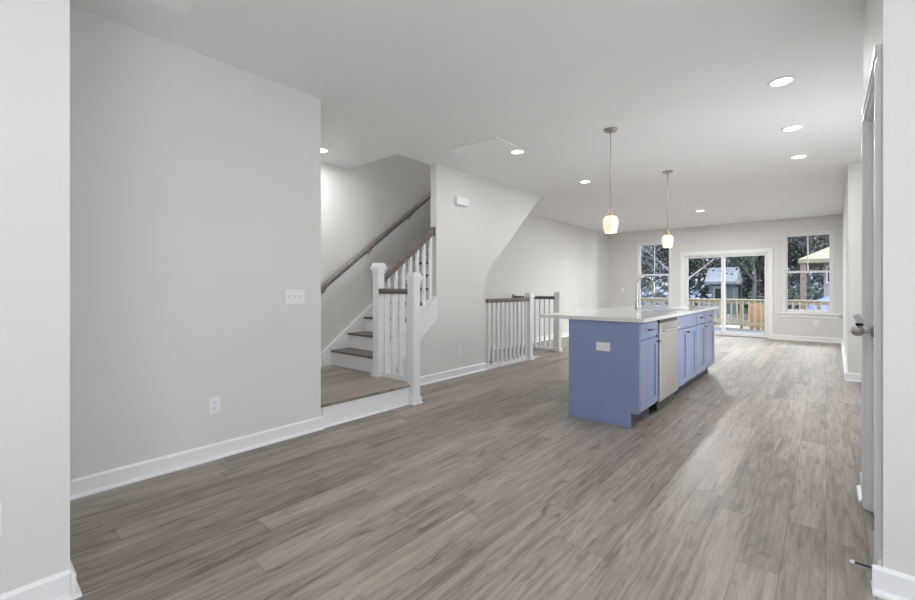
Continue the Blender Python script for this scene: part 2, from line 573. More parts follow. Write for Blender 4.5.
BB('baseboard_stair', [('Y', XW, 1, YO, YF)], 'white baseboard along the far left wall')
BB('baseboard_right', [('X', 7.3, -1, XR - T - 0.017, XR + 0.7)], 'white baseboard round the right wall end')
mb = MB()
mb.prism([(XR - T, 7.3), (XR, 7.3), (XR2, YF), (XR2 - T, YF)], 2, 0.0, BH)
mb.prism([(XR - T - SH, 7.3), (XR - T, 7.3), (XR2 - T, YF), (XR2 - T - SH, YF)], 2, 0.0, 0.016)
S(mb, 'baseboard_dining', M_TRIM, 'white baseboard along the right dining wall', 'baseboard')
BB('baseboard_door', [('Y', XD, -1, 2.29, DY0 - 0.066), ('X', 2.29, -1, XD - T - 0.017, 2.6), ('Y', XD, -1, DY1 + 0.066, 3.42)], 'white baseboard on the foreground right wall')

# ------------------------------------------------------------------ windows
def window(name, w, label):
    x0, x1, z0, z1 = w
    r = empty(name, ((x0 + x1) / 2, YF, z0), label, 'window', kind='structure')
    yc = YF + 0.03
    mb = MB()
    f = 0.048
    mb.box(x0, yc - 0.035, z0, x0 + f, yc + 0.07, z1).box(x1 - f, yc - 0.035, z0, x1, yc + 0.07, z1)
    mb.box(x0 + f, yc - 0.035, z1 - f, x1 - f, yc + 0.07, z1).box(x0 + f, yc - 0.035, z0, x1 - f, yc + 0.07, z0 + f)
    mb.build('window_frame', M_VINYL, r, 0.004)
    zm = (z0 + z1) / 2 + 0.015
    for nm, a, b, dy in (('upper_sash', zm - 0.02, z1 - f, 0.045), ('lower_sash', z0 + f, zm + 0.025, 0.015)):
        mb = MB()
        g = 0.028
        xa, xb = x0 + f, x1 - f
        y0, y1 = yc + dy - 0.014, yc + dy + 0.014
        mb.box(xa, y0, a, xa + g, y1, b).box(xb - g, y0, a, xb, y1, b)
        mb.box(xa + g, y0, a, xb - g, y1, a + (0.045 if nm == 'upper_sash' else g)).box(xa + g, y0, b - (0.045 if nm == 'lower_sash' else g), xb - g, y1, b)
        if nm == 'upper_sash':
            mb.box((x0 + x1) / 2 - 0.011, y0 + 0.006, a + 0.04, (x0 + x1) / 2 + 0.011, y1 - 0.006, b - g)
        s = mb.build(nm, M_VINYL, r, 0.003)
        MB().box(xa + g - 0.004, yc + dy - 0.003, a + 0.01, xb - g + 0.004, yc + dy + 0.003, b - 0.01).build('pane', M_GLASS, s)
    mb = MB()
    mb.box(x0 - 0.10, YF - 0.05, z0 - 0.03, x1 + 0.09, YF + 0.03, z0)
    mb.build('sill', M_TRIM, r, 0.004)
    MB().box(x0 - 0.08, YF - 0.018, z0 - 0.105, x1 + 0.07, YF, z0 - 0.03).build('apron', M_TRIM, r, 0.004)
window('window_1', W1, 'narrow double-hung window left of the sliding door')
window('window_2', W2, 'double-hung window at right, showing a tan roof outside')

# sliding glass door
r = empty('door_1', (-1.9, YF, 0), 'white framed sliding glass door to the deck', 'door', kind='structure')
mb = MB()
x0, x1, z1 = SD[0], SD[1], SD[3]
mb.box(x0 - 0.062, YF - 0.02, 0, x0 + 0.02, YF, z1 + 0.065).box(x1 - 0.02, YF - 0.02, 0, x1 + 0.062, YF, z1 + 0.065)
mb.box(x0 + 0.02, YF - 0.02, z1 - 0.02, x1 - 0.02, YF, z1 + 0.065)
mb.build('casing', M_TRIM, r, 0.004)
mb = MB()
mb.box(x0, YF, 0, x0 + 0.05, YF + 0.13, z1).box(x1 - 0.05, YF, 0, x1, YF + 0.13, z1).box(x0 + 0.05, YF, z1 - 0.05, x1 - 0.05, YF + 0.13, z1)
mb.build('door_frame', M_VINYL, r, 0.003)
MB().box(x0 + 0.05, YF, 0, x1 - 0.05, YF + 0.13, 0.035).build('threshold', M_STEEL, r, 0.003)
xm = -1.92
for nm, a, b, dy in (('fixed_panel', x0 + 0.05, xm + 0.04, 0.085), ('sliding_panel', xm - 0.04, x1 - 0.05, 0.045)):
    mb = MB()
    g = 0.05
    y0, y1 = YF + dy - 0.018, YF + dy + 0.018
    mb.box(a, y0, 0.035, a + g, y1, z1 - 0.05).box(b - g, y0, 0.035, b, y1, z1 - 0.05)
    mb.box(a + g, y0, 0.035, b - g, y1, 0.10).box(a + g, y0, z1 - 0.095, b - g, y1, z1 - 0.05)
    s = mb.build(nm, M_VINYL, r, 0.003)
    MB().box(a + g - 0.005, YF + dy - 0.004, 0.09, b - g + 0.005, YF + dy + 0.004, z1 - 0.085).build('pane', M_GLASS, s)
MB().box(x0 + 0.055, YF + 0.025, 0.92, x0 + 0.085, YF + 0.067, 1.12).build('pull_handle', M_VINYL, r, 0.005)

# ------------------------------------------------------------------ closet door on the right
r = empty('door_2', (XD, DY0, 0), 'white panel door with nickel knob at the right edge', 'door', kind='structure')
def casing_prof(mb, y0, y1, z0, z1, flip=False):
    # stepped casing lying on the wall (x = XD), thicker on its outer edge
    mb.box(XD - 0.012, y0, z0, XD, y1, z1)
    if y1 - y0 < z1 - z0:
        a, b = (y0, y0 + 0.03) if not flip else (y1 - 0.03, y1)
        mb.box(XD - 0.019, a, z0, XD - 0.012, b, z1)
        c = (y1 - 0.01, y1) if not flip else (y0, y0 + 0.01)
        mb.box(XD - 0.016, c[0], z0, XD - 0.012, c[1], z1)
    else:
        mb.box(XD - 0.019, y0, z1 - 0.03, XD - 0.012, y1, z1)
        mb.box(XD - 0.016, y0, z0, XD - 0.012, y1, z0 + 0.01)
mb = MB()
CW = 0.064
casing_prof(mb, DY0 - CW, DY0, 0, DZ)
casing_prof(mb, DY1, DY1 + CW, 0, DZ, True)
casing_prof(mb, DY0 - CW, DY1 + CW, DZ, DZ + CW)
mb.build('casing', M_TRIM, r, 0.0015)
mb = MB()
mb.box(XD - 0.002, DY0, 0, XD + 0.115, DY0 + 0.018, DZ).box(XD - 0.002, DY1 - 0.018, 0, XD + 0.115, DY1, DZ).box(XD - 0.002, DY0 + 0.018, DZ - 0.018, XD + 0.115, DY1 - 0.018, DZ)
mb.box(XD + 0.06, DY0 + 0.018, 0, XD + 0.075, DY0 + 0.03, DZ - 0.018).box(XD + 0.06, DY1 - 0.03, 0, XD + 0.075, DY1 - 0.018, DZ - 0.018)
mb.build('jamb', M_TRIM, r, 0.001)
dx0, dx1 = XD + 0.02, XD + 0.056
ya, yb = DY0 + 0.021, DY1 - 0.021
za, zb = 0.012, DZ - 0.021
mb = MB()
st = 0.11
for a, b in ((ya, ya + st), (yb - st, yb)):
    mb.box(dx0, a, za, dx1, b, zb)
rails = [(za, 0.24), (0.88, 1.02), (zb - 0.12, zb)]
for a, b in rails:
    mb.box(dx0, ya + st, a, dx1, yb - st, b)
for a, b in ((0.24, 0.88), (1.02, zb - 0.12)):
    mb.box(dx0 + 0.009, ya + st, a, dx1 - 0.009, yb - st, b)
    mb.box(dx0 + 0.003, ya + st + 0.035, a + 0.035, dx1 - 0.003, yb - st - 0.035, b - 0.035)
leaf = mb.build('door_leaf', M_TRIM, r, 0.002)
for z in (0.30, 1.08, 1.86):
    mb = MB()
    mb.cyl((dx0 - 0.012, ya - 0.002, z - 0.045), (dx0 - 0.012, ya - 0.002, z + 0.045), 0.006, seg=12)
    mb.box(dx0 - 0.012, ya - 0.003, z - 0.045, dx0 - 0.001, ya + 0.014, z + 0.045)
    mb.build('hinge', M_NICKEL, r, smooth=True)
kz, ky = 0.945, yb - 0.065
mb = MB()
mb.lathe([(0.030, 0), (0.030, -0.006), (0.024, -0.012), (0.012, -0.014), (0.0105, -0.034), (0.014, -0.040), (0.024, -0.046), (0.0275, -0.056), (0.027, -0.068), (0.021, -0.080), (0.010, -0.086), (0.001, -0.087)], (dx0, ky, kz), 'X')
mb.build('knob', M_NICKEL, leaf, smooth=True)
# white card clipped over the knob
r = empty('paper_tag', (0.128, ky, kz + 0.027), 'small white paper tag clipped on top of the door knob', 'tag')
MB().box(0.116, ky - 0.011, kz + 0.026, 0.146, ky + 0.011, kz + 0.041).build('clip', M_BLACK, r, 0.003)
mb = MB()
mb.beam((0.136, ky, kz + 0.041), (0.116, ky - 0.005, kz + 0.086), 0.034, 0.003, (0.3, -0.6, 0.2))
mb.build('card', M_BIN, r, 0.001)
# spring door stop screwed to the baseboard
r = empty('door_stop', (XD - 0.014, 2.315, 0.078), 'spring door stop with white tip on the right baseboard', 'door stop')
mb = MB()
mb.lathe([(0.011, 0), (0.011, -0.004), (0.006, -0.008)], (XD - 0.0135, 2.315, 0.078), 'X', 14)
for i in range(16):
    x = XD - 0.02 - i * 0.0037
    mb.lathe([(0.0036, 0), (0.0046, -0.00185), (0.0036, -0.0037)], (x, 2.315, 0.078), 'X', 10)
mb.build('spring', M_PULL, r, smooth=True)
MB().lathe([(0.0065, 0), (0.0075, -0.006), (0.0065, -0.013), (0.002, -0.0145)], (XD - 0.079, 2.315, 0.078), 'X', 14).build('rubber_tip', M_RUBBER, r, smooth=True)

# ------------------------------------------------------------------ staircase
YR = 3.075         # first riser face
RUN, RISE = 0.255, 0.195
st_root = empty('staircase', (-4.2, 1.95, 0), 'white staircase with dark stained treads and a wood plank landing', 'staircase')
MB().box(XW, 1.955, 0.0, XL - 0.02, 3.06, LZ - 0.022).build('landing_base', M_TRIM, st_root, 0.002)
lf = MB().box(XW, 1.955, LZ - 0.022, XL + 0.004, 3.045, LZ).build('landing_floor', M_FLOOR, st_root, 0.003)
mb = MB()
mb.box(XL - 0.02, 1.97, 0.0, XL - 0.008, 2.95, LZ - 0.022)
base_mb = [(XL - 0.008, 0), (XL + 0.010, 0), (XL + 0.007, 0.010), (XL - 0.008, 0.018)]
mb.prism(base_mb, 1, 1.97, 2.945)
mb.build('landing_riser', M_TRIM, st_root, 0.001)
NT = 13
TX0, TX1 = XW + 0.022, XMB + 0.005
for k in range(NT):
    y = YR + RUN * k
    z = LZ + RISE * (k + 1)
    xe = TX1 + (0.0 if y < YE - 0.02 else -0.01)
    MB().box(XW + 0.022, y, z - RISE, xe, y + 0.018, z - 0.027).build('riser', M_TRIM, st_root)
    MB().box(XW + 0.022, y - 0.028, z - 0.027, xe, y + RUN + 0.017, z).build('tread', M_TREAD, st_root, 0.006)
# wall skirt
def nose(y):
    return LZ + RISE + (y - (YR - 0.028)) * RISE / RUN
mb = MB()
mb.prism([(2.93, LZ), (YR + 0.1, LZ), (6.3, nose(6.3) - 0.4), (6.3, nose(6.3) + 0.06), (3.02, nose(3.02) + 0.06), (2.93, LZ + 0.16)], 0, XW, XW + 0.02)
mb.build('wall_skirt', M_TRIM, st_root, 0.002)
mb = MB()
base_prof(mb, 'Y', XW, 1, 1.97, 2.93, LZ)
mb.build('landing_skirting', M_TRIM, st_root)
# closed stringer on the room side
mb = MB()
def sl(y, o):
    return nose(y) + o
mb.prism([(3.085, sl(3.085, -0.235)), (YE + 0.012, sl(YE + 0.012, -0.235)), (YE + 0.012, sl(YE + 0.012, 0.015)), (3.085, sl(3.085, 0.015))], 0, XMB + 0.006, XM + 0.014)
mb.prism([(3.085, sl(3.085, -0.255)), (YE + 0.012, sl(YE + 0.012, -0.255)), (YE + 0.012, sl(YE + 0.012, -0.225)), (3.085, sl(3.085, -0.225))], 0, XM, XM + 0.022)
mb.prism([(3.085, sl(3.085, 0.015)), (YE + 0.012, sl(YE + 0.012, 0.015)), (YE + 0.012, sl(YE + 0.012, 0.035)), (3.085, sl(3.085, 0.035))], 0, XMB + 0.0, XM + 0.022)
mb.build('stringer', M_TRIM, st_root, 0.002)
# face of landing below the guard
MB().box(XM - 0.005, 3.03, 0, XL - 0.10, 3.062, LZ + 0.05).build('landing_curb', M_TRIM, st_root, 0.003)

# ---- newel / baluster builders
def newel(parent, x, y, z0, z1, w=0.09, base=True):
    mb = MB()
    h = w / 2
    mb.box(x - h, y - h, z0, x + h, y + h, z1 - 0.10)
    if base:
        for e_, hh in ((0.012, 0.07), (0.022, 0.018)):
            mb.box(x - h - e_, y - h - e_, z0, x + h + e_, y + h + e_, z0 + hh)
    p = mb.build('newel_post', M_TRIM, parent, 0.002)
    mb = MB()
    mb.box(x - h - 0.008, y - h - 0.008, z1 - 0.115, x + h + 0.008, y + h + 0.008, z1 - 0.10)
    mb.box(x - h - 0.004, y - h - 0.004, z1 - 0.10, x + h + 0.004, y + h + 0.004, z1 - 0.075)
    mb.box(x - h - 0.020, y - h - 0.020, z1 - 0.075, x + h + 0.020, y + h + 0.020, z1 - 0.035)
    a = h + 0.012
    c = h + 0.002
    vs_ = [mb.bm.verts.new(q) for q in ((x - a, y - a, z1 - 0.035), (x + a, y - a, z1 - 0.035), (x + a, y + a, z1 - 0.035), (x - a, y + a, z1 - 0.035),
                                        (x - c, y - c, z1), (x + c, y - c, z1), (x + c, y + c, z1), (x - c, y + c, z1))]
    for f in ((0, 3, 2, 1), (4, 5, 6, 7), (0, 1, 5, 4), (1, 2, 6, 5), (2, 3, 7, 6), (3, 0, 4, 7)):
        mb.bm.faces.new([vs_[i] for i in f])
    mb.build('newel_cap', M_TRIM, p, 0.0015)
    return p

def rail(parent, p0, p1, name='handrail'):
    """moulded handrail: wide rounded top over a narrower base."""
    mb = MB()
    u = Vector((0, 0, 1))
    d = (Vector(p1) - Vector(p0)).normalized()
    s = d.cross(u).normalized()
    u = s.cross(d)
    prof = [(-0.024, -0.030), (0.024, -0.030), (0.024, -0.012), (0.032, -0.002), (0.032, 0.016), (0.022, 0.029), (-0.022, 0.029), (-0.032, 0.016), (-0.032, -0.002), (-0.024, -0.012)]
    A = [mb.bm.verts.new(Vector(p0) + s * a + u * b) for a, b in prof]
    B = [mb.bm.verts.new(Vector(p1) + s * a + u * b) for a, b in prof]
    n = len(prof)
    mb.bm.faces.new(A[::-1])
    mb.bm.faces.new(B)
    for i in range(n):
        mb.bm.faces.new((A[i], A[(i + 1) % n], B[(i + 1) % n], B[i]))
    return mb.build(name, M_RAIL, parent)

BW = 0.032
def baluster(parent, x, y, z0, z1):
    MB().box(x - BW / 2, y - BW / 2, z0, x + BW / 2, y + BW / 2, z1).build('baluster', M_TRIM, parent, 0.002)

# stair railing: two newels, short level guard and a rising rail
AX, AY = -3.765, 3.03
BX, BY = -3.168, 3.0
sr = empty('stair_railing', (AX, AY, LZ), 'white stair railing with dark rail between two newel posts at the landing', 'railing')
newel(sr, AX, AY, LZ, 1.445)
newel(sr, BX, BY, 0.0, 1.325)
rail(sr, (AX + 0.045, 3.02, 1.135), (BX - 0.045, 3.02, 1.135))
for i in range(4):
    x = AX + 0.045 + (BX - AX - 0.09) * (i + 0.62) / 4.2
    baluster(sr, x, 3.03, LZ + 0.05, 1.107)
def zr(y):
    return 1.325 + 0.765 * (y - 3.16)
rail(sr, (-3.755, AY + 0.045, zr(AY + 0.045)), (-3.755, YE - 0.018, zr(YE - 0.018)))
MB().box(-3.795, YE - 0.02, zr(YE) - 0.055, -3.712, YE, zr(YE) + 0.055).build('rail_rosette', M_RAIL, sr, 0.004)
for i in range(7):
    y = AY + 0.045 + (YE - AY - 0.045) * (i + 0.75) / 7.2
    baluster(sr, -3.755, y, sl(y, 0.03), zr(y) - 0.03)

# stairwell railing
CX, CY = XM + 0.005, 6.1
wr = empty('stairwell_railing', (CX, CY, 0), 'white level railing with dark rail beside the stair going down', 'railing')
newel(wr, CX, CY, 0.0, 1.09)
rail(wr, (CX, 4.921, 0.985), (CX, CY - 0.045, 0.985))
MB().box(XMB, 4.921, 0.0, XM + 0.02, CY - 0.05, 0.055).build('curb', M_TRIM, wr, 0.004)
for i in range(10):
    y = 4.92 + (CY - 0.05 - 4.92) * (i + 0.5) / 10
    baluster(wr, CX, y, 0.05, 0.957)
DX, DYY = XM - 0.075, 7.25
wr2 = empty('stairwell_railing', (DX, DYY, 0), 'farther short white railing running from newel post to the left wall', 'railing')
newel(wr2, DX, DYY, 0.0, 1.10)
rail(wr2, (XW + 0.02, DYY, 0.99), (DX - 0.045, DYY, 0.99))
MB().box(XW, DYY - 0.045, 0.935, XW + 0.02, DYY + 0.045, 1.045).build('rail_rosette', M_RAIL, wr2, 0.004)
MB().box(XW + 0.02, DYY - 0.04, 0.0, DX - 0.05, DYY + 0.04, 0.05).build('curb', M_TRIM, wr2, 0.004)
for i in range(9):
    x = XW + 0.03 + (DX - 0.06 - XW) * (i + 0.6) / 9
    baluster(wr2, x, DYY, 0.05, 0.962)

# flight going down
dn = empty('staircase', (-4.3, YO, 0), 'white stair flight going down behind the level railing', 'staircase')
for k in range(10):
    y = YO - RUN * k
    z = -RISE * k
    MB().box(XW, y - 0.018, z - RISE, XMB, y - 0.001, z - 0.027 if k else z - 0.001).build('riser', M_TRIM, dn)
    MB().box(XW, y - RUN - 0.018, z - RISE - 0.027, XMB, y - 0.019 + 0.018, z - RISE).build('tread', M_TREAD, dn)

# wall handrail with brackets
hr = empty('wall_handrail', (XW, 2.86, 1.16), 'dark wood handrail climbing the left stair wall on brackets', 'handrail')
p0, p1 = Vector((XW + 0.085, 2.85, 1.14)), Vector((XW + 0.085, 5.6, 1.14 + 0.762 * 2.75))
mb = MB()
dirv = (p1 - p0).normalized()
mb.tube([p0, p1], 0.034, 14)
rl = mb.build('handrail', M_RAIL, hr, 0.004, smooth=True)
for f in (0.035, 0.29, 0.56, 0.83):
    q = p0.lerp(p1, f)
    mb = MB()
    mb.tube([(XW, q.y, q.z - 0.09), (XW + 0.05, q.y, q.z - 0.085), (XW + 0.08, q.y, q.z - 0.06), (XW + 0.085, q.y, q.z - 0.028)], 0.007, 10)
    mb.lathe([(0.028, 0), (0.028, 0.005), (0.012, 0.012)], (XW, q.y, q.z - 0.09), 'X', 16)
    mb.build('bracket', M_NICKEL, hr, smooth=True)

# ------------------------------------------------------------------ kitchen island
IX0, IX1 = -1.79, -1.165
IY0, IY1 = 3.645, 6.79
TK = 0.115        # toe-kick height
TKD = 0.068
CB, CT = 0.886, 0.918
ep = empty('kitchen_island', (IX0, IY0, 0), 'blue kitchen island shell with plain flat end facing the room', 'island')
mb = MB()
mb.prism([(IX0, 0), (IX1 - TKD, 0), (IX1 - TKD, TK + 0.012), (IX1, TK + 0.012), (IX1, CB), (IX0, CB)], 1, IY0, IY0 + 0.019)
mb.build('end_panel', M_BLUE, ep, 0.0015)
MB().box(IX0, IY0 + 0.019, 0, IX0 + 0.019, IY1, CB).build('back_panel', M_BLUE, ep, 0.0015)
mb = MB()
mb.box(IX0 - 0.002, IY0 - 0.006, 0, IX1 - TKD + 0.002, IY0, 0.022)
mb.build('shoe_moulding', M_BLUE, ep, 0.002)

def bar_pull(parent, c, axis, ln, x):
    mb = MB()
    y, z = c
    if axis == 'Y':
        mb.cyl((x + 0.026, y - ln / 2, z), (x + 0.026, y + ln / 2, z), 0.0055, seg=12)
        for s in (-1, 1):
            mb.cyl((x, y + s * ln * 0.32, z), (x + 0.026, y + s * ln * 0.32, z), 0.0045, seg=10)
    else:
        mb.cyl((x, y, z), (x + 0.026, y, z), 0.0055, seg=12)
        mb.cyl((x + 0.026, y - ln / 2, z), (x + 0.026, y + ln / 2, z), 0.0065, seg=12)
    mb.build('handle', M_PULL, parent, smooth=True)

def shaker(y0, y1, z0, z1, x, name, parent, fr=0.057):
    mb = MB()
    t = 0.02
    fr = min(fr, (y1 - y0) * 0.28)
    mb.box(x, y0, z0, x + t, y0 + fr, z1).box(x, y1 - fr, z0, x + t, y1, z1)
    mb.box(x, y0 + fr, z0, x + t, y1 - fr, z0 + fr).box(x, y0 + fr, z1 - fr, x + t, y1 - fr, z1)
    mb.box(x + 0.002, y0 + fr, z0 + fr, x + 0.010, y1 - fr, z1 - fr)
    return mb.build(name, M_BLUE, parent, 0.0015)
def slab(y0, y1, z0, z1, x, name, parent):
    return MB().box(x, y0, z0, x + 0.02, y1, z1).build(name, M_BLUE, parent, 0.002)

ZT0, ZT1 = 0.745, 0.868     # drawer fronts
ZD0, ZD1 = 0.140, 0.722     # doors
def cabinet(y0, y1, ndoor, label, drawer=True, hside='r'):
    c = empty('base_cabinet', ((IX0 + IX1) / 2, (y0 + y1) / 2, 0), label, 'cabinet', 'blue island base cabinets')
    xf = IX1 - 0.02
    MB().box(IX0 + 0.02, y0, TK, xf, y1, CB - 0.004).build('body', M_BLUE, c, 0.001)
    MB().box(IX0 + 0.02, y0, 0, IX1 - TKD - 0.012, y1, TK).build('toe_kick', M_TOE, c)
    g = 0.012
    if drawer:
        d = slab(y0 + g, y1 - g, ZT0, ZT1, xf, 'drawer', c)
        bar_pull(d, ((y0 + y1) / 2, (ZT0 + ZT1) / 2), 'Y', min(0.13, (y1 - y0) * 0.45), xf + 0.02)
    else:
        slab(y0 + g, y1 - g, ZT0, ZT1, xf, 'false_front', c)
    w = (y1 - y0 - 2 * g - (0.004 if ndoor == 2 else 0)) / ndoor
    for k in range(ndoor):
        a = y0 + g + k * (w + 0.004)
        d = shaker(a, a + w, ZD0, ZD1, xf, 'door', c)
        side = hside if ndoor == 1 else ('r' if k == 0 else 'l')
        hy = a + w - 0.03 if side == 'r' else a + 0.03
        bar_pull(d, (hy, ZD1 - 0.035), 'T', 0.06, xf + 0.02)
    return c
cabinet(IY0 + 0.02, 4.168, 1, 'blue island cabinet nearest the room, between end panel and dishwasher')
cabinet(4.805, 5.70, 2, 'blue sink cabinet with two doors beside the dishwasher', drawer=False)
cabinet(5.70, 6.205, 1, 'narrow blue island cabinet beyond the two-door sink cabinet')
cabinet(6.205, IY1, 1, 'farthest blue island cabinet toward the sliding door')

# dishwasher
dw = empty('dishwasher', (IX1 - 0.3, 4.495, 0), 'stainless steel dishwasher built into the blue island', 'dishwasher')
y0, y1 = 4.192, 4.798
MB().box(IX0 + 0.03, y0 + 0.01, 0.03, IX1 - 0.02, y1 - 0.01, CB - 0.015).build('tub', M_BLACK, dw)
MB().box(IX1 - 0.02, y0, 0.125, IX1 + 0.012, y1, 0.845).build('door_panel', M_STEEL, dw, 0.004)
MB().box(IX1 - 0.02, y0, 0.848, IX1 + 0.008, y1, CB - 0.008).build('control_strip', M_BLACK, dw, 0.002)
mb = MB()
mb.tube([(IX1 + 0.010, y0 + 0.06, 0.775), (IX1 + 0.042, y0 + 0.065, 0.775), (IX1 + 0.05, y0 + 0.09, 0.775), (IX1 + 0.05, y1 - 0.09, 0.775), (IX1 + 0.042, y1 - 0.065, 0.775), (IX1 + 0.010, y1 - 0.06, 0.775)], 0.0125, 12)
mb.build('handle', M_STEEL, dw, smooth=True)
MB().lathe([(0.012, 0), (0.012, 0.0015), (0.010, 0.002)], (IX1 + 0.0115, 4.47, 0.27), 'X', 16).build('badge', M_NICKEL, dw)
MB().box(IX0 + 0.03, y0, 0.0, IX1 - TKD - 0.01, y1, 0.028).build('kick_plate', M_BLACK, dw)

# worktop with sink cut-out
TX_0, TX_1, TY_0, TY_1 = -2.085, -1.122, 3.615, 6.86
KX0, KX1, KY0, KY1 = -1.63, -1.235, 4.90, 5.62
mb = MB()
mb.box(TX_0, TY_0, CB, TX_1, KY0, CT).box(TX_0, KY1, CB, TX_1, TY_1, CT).box(TX_0, KY0, CB, KX0, KY1, CT).box(KX1, KY0, CB, TX_1, KY1, CT)
bmesh.ops.remove_doubles(mb.bm, verts=mb.bm.verts, dist=1e-5)
# drop interior faces between the four blocks
dup = {}
for f in list(mb.bm.faces):
    key = tuple(round(v, 4) for v in f.calc_center_median())
    if abs(f.normal.y) > 0.9 and (abs(key[1] - KY0) < 1e-3 or abs(key[1] - KY1) < 1e-3):
        dup.setdefault(key, []).append(f)
wt = mb.build('worktop', M_QUARTZ)
tag(wt, 'white quartz island worktop overhanging the blue cabinets', 'worktop')
sk = empty('sink', ((KX0 + KX1) / 2, (KY0 + KY1) / 2, CB - 0.2), 'stainless undermount sink set in the white island worktop', 'sink')
mb = MB()
t = 0.004
zb_ = CB - 0.21
a0, a1, b0, b1 = KX0 - 0.004, KX1 + 0.004, KY0 - 0.004, KY1 + 0.004
mb.box(a0, b0, zb_, a1, b1, zb_ + t)
mb.box(a0, b0, zb_ + t, a0 + t, b1, CB).box(a1 - t, b0, zb_ + t, a1, b1, CB).box(a0 + t, b0, zb_ + t, a1 - t, b0 + t, CB).box(a0 + t, b1 - t, zb_ + t, a1 - t, b1, CB)
mb.build('basin', M_SINK, sk)
MB().lathe([(0.045, 0.0), (0.045, 0.003), (0.035, 0.004), (0.03, 0.001)], ((KX0 + KX1) / 2, (KY0 + KY1) / 2, zb_ + t), 'Z', 24).build('drain', M_CHROME, sk, smooth=True)

fc = empty('faucet', (-1.69, 5.2, CT), 'tall brushed nickel gooseneck faucet on the island worktop', 'faucet')
fx, fy = -1.69, 5.2
path = [(fx, fy, CT + 0.06), (fx, fy, CT + 0.29)]
R_ = 0.095
for i in range(1, 15):
    a = math.pi * (1 - i / 14)
    path.append((fx + R_ + R_ * math.cos(a), fy, CT + 0.29 + R_ * math.sin(a)))
path.append((fx + 2 * R_, fy, CT + 0.25))
mb = MB()
mb.tube(path, 0.0115, 14)
mb.build('spout', M_CHROME, fc, smooth=True)
MB().lathe([(0.028, 0), (0.028, 0.006), (0.019, 0.012), (0.019, 0.085), (0.014, 0.10)], (fx, fy, CT), 'Z').build('base', M_CHROME, fc, smooth=True)
MB().lathe([(0.0135, 0), (0.017, -0.02), (0.018, -0.075), (0.014, -0.085)], (fx + 2 * R_, fy, CT + 0.262), 'Z').build('spray_head', M_CHROME, fc, smooth=True)
MB().tube([(fx, fy + 0.018, CT + 0.06), (fx, fy + 0.045, CT + 0.065), (fx - 0.004, fy + 0.06, CT + 0.12)], [0.009, 0.008, 0.006], 10).build('lever', M_CHROME, fc, smooth=True)

# ------------------------------------------------------------------ plates, chime
def outlet_x(name, x, y, z, w, h, label, cat, kind, face=1):
    """plate on a wall of constant x, facing +x (face=1)."""
    r = empty(name, (x, y, z), label, cat)
    X = lambda d: x + face * d
    a, b = sorted((X(0), X(0.006)))
    MB().box(a, y - w / 2, z - h / 2, b, y + w / 2, z + h / 2).build('plate', M_PLATE, r, 0.003)
    a, b = sorted((X(0.006), X(0.009)))
    if kind == 'outlet':
        for dz in (-0.02, 0.02):
            o = MB().box(a, y - 0.017, z + dz - 0.015, b, y + 0.017, z + dz + 0.015).build('socket', M_PLATE, r, 0.0012)
            a2, b2 = sorted((X(0.0088), X(0.0094)))
            mb = MB()
            for dy in (-0.0065, 0.0065):
                mb.box(a2, y + dy - 0.0012, z + dz - 0.003, b2, y + dy + 0.0012, z + dz + 0.006)
            mb.box(a2, y - 0.002, z + dz - 0.011, b2, y + 0.002, z + dz - 0.007)
            mb.build('slot', M_SLOT, o)
    else:
        n = kind
        for k in range(n):
            yy = y + (k - (n - 1) / 2) * 0.046
            o = MB().box(a, yy - 0.0055, z - 0.012, b, yy + 0.0055, z + 0.012).build('toggle_slot', M_PLATE, r, 0.0008)
            MB().box(*sorted((X(0.008), X(0.020)))[:1], yy - 0.004, z - 0.002, sorted((X(0.008), X(0.020)))[1], yy + 0.004, z + 0.009).build('toggle', M_PLATE, o, 0.001)
    return r
outlet_x('light_switch', XL, 1.72, 1.10, 0.165, 0.117, 'white three-toggle switch plate near the end of the left wall', 'switch', 3)
outlet_x('wall_outlet', XL, 1.135, 0.366, 0.073, 0.117, 'white duplex outlet low on the left wall below the switch', 'outlet', 'outlet')
outlet_x('wall_outlet', XN, 0.058, 0.368, 0.073, 0.117, 'white outlet cut by the left picture edge on the near wall', 'outlet', 'outlet')
outlet_x('wall_outlet', XM, 4.335, 0.335, 0.073, 0.117, 'white outlet low on the beige wall beside the stair', 'outlet', 'outlet')
outlet_x('light_switch', XR + 0.006, 7.62, 1.10, 0.073, 0.117, 'single white switch on the right wall end near the window', 'switch', 1, -1)
ch = empty('door_chime', (XM, 4.365, 2.27), 'white door chime box high on the beige stair wall', 'door chime')
MB().box(XM, 4.24, 2.27, XM + 0.045, 4.49, 2.375).build('cover', M_PLATE, ch, 0.008)
MB().box(XM, 4.235, 2.265, XM + 0.012, 4.495, 2.38).build('back_plate', M_PLATE, ch, 0.003)

def outlet_y(name, x, y, z, w, h, label):
    r = empty(name, (x, y, z), label, 'outlet')
    MB().box(x - w / 2, y - 0.006, z - h / 2, x + w / 2, y, z + h / 2).build('plate', M_PLATE, r, 0.003)
    for d in (-0.02, 0.02):
        cx_, cz_ = (x + d, z) if w > h else (x, z + d)
        o = MB().box(cx_ - 0.015, y - 0.009, cz_ - 0.017, cx_ + 0.015, y - 0.006, cz_ + 0.017).build('socket', M_PLATE, r, 0.0012)
        mb = MB()
        for e_ in (-0.0065, 0.0065):
            mb.box(cx_ - 0.004, y - 0.0094, cz_ + e_ - 0.0012, cx_ + 0.004, y - 0.0088, cz_ + e_ + 0.0012)
        mb.build('slot', M_PLATE, o)
outlet_y('island_outlet', -1.467, IY0, 0.66, 0.124, 0.075, 'white horizontal outlet on the blue island end panel')
outlet_y('wall_outlet', -0.17, YF, 0.41, 0.073, 0.117, 'white outlet under the right rear window')
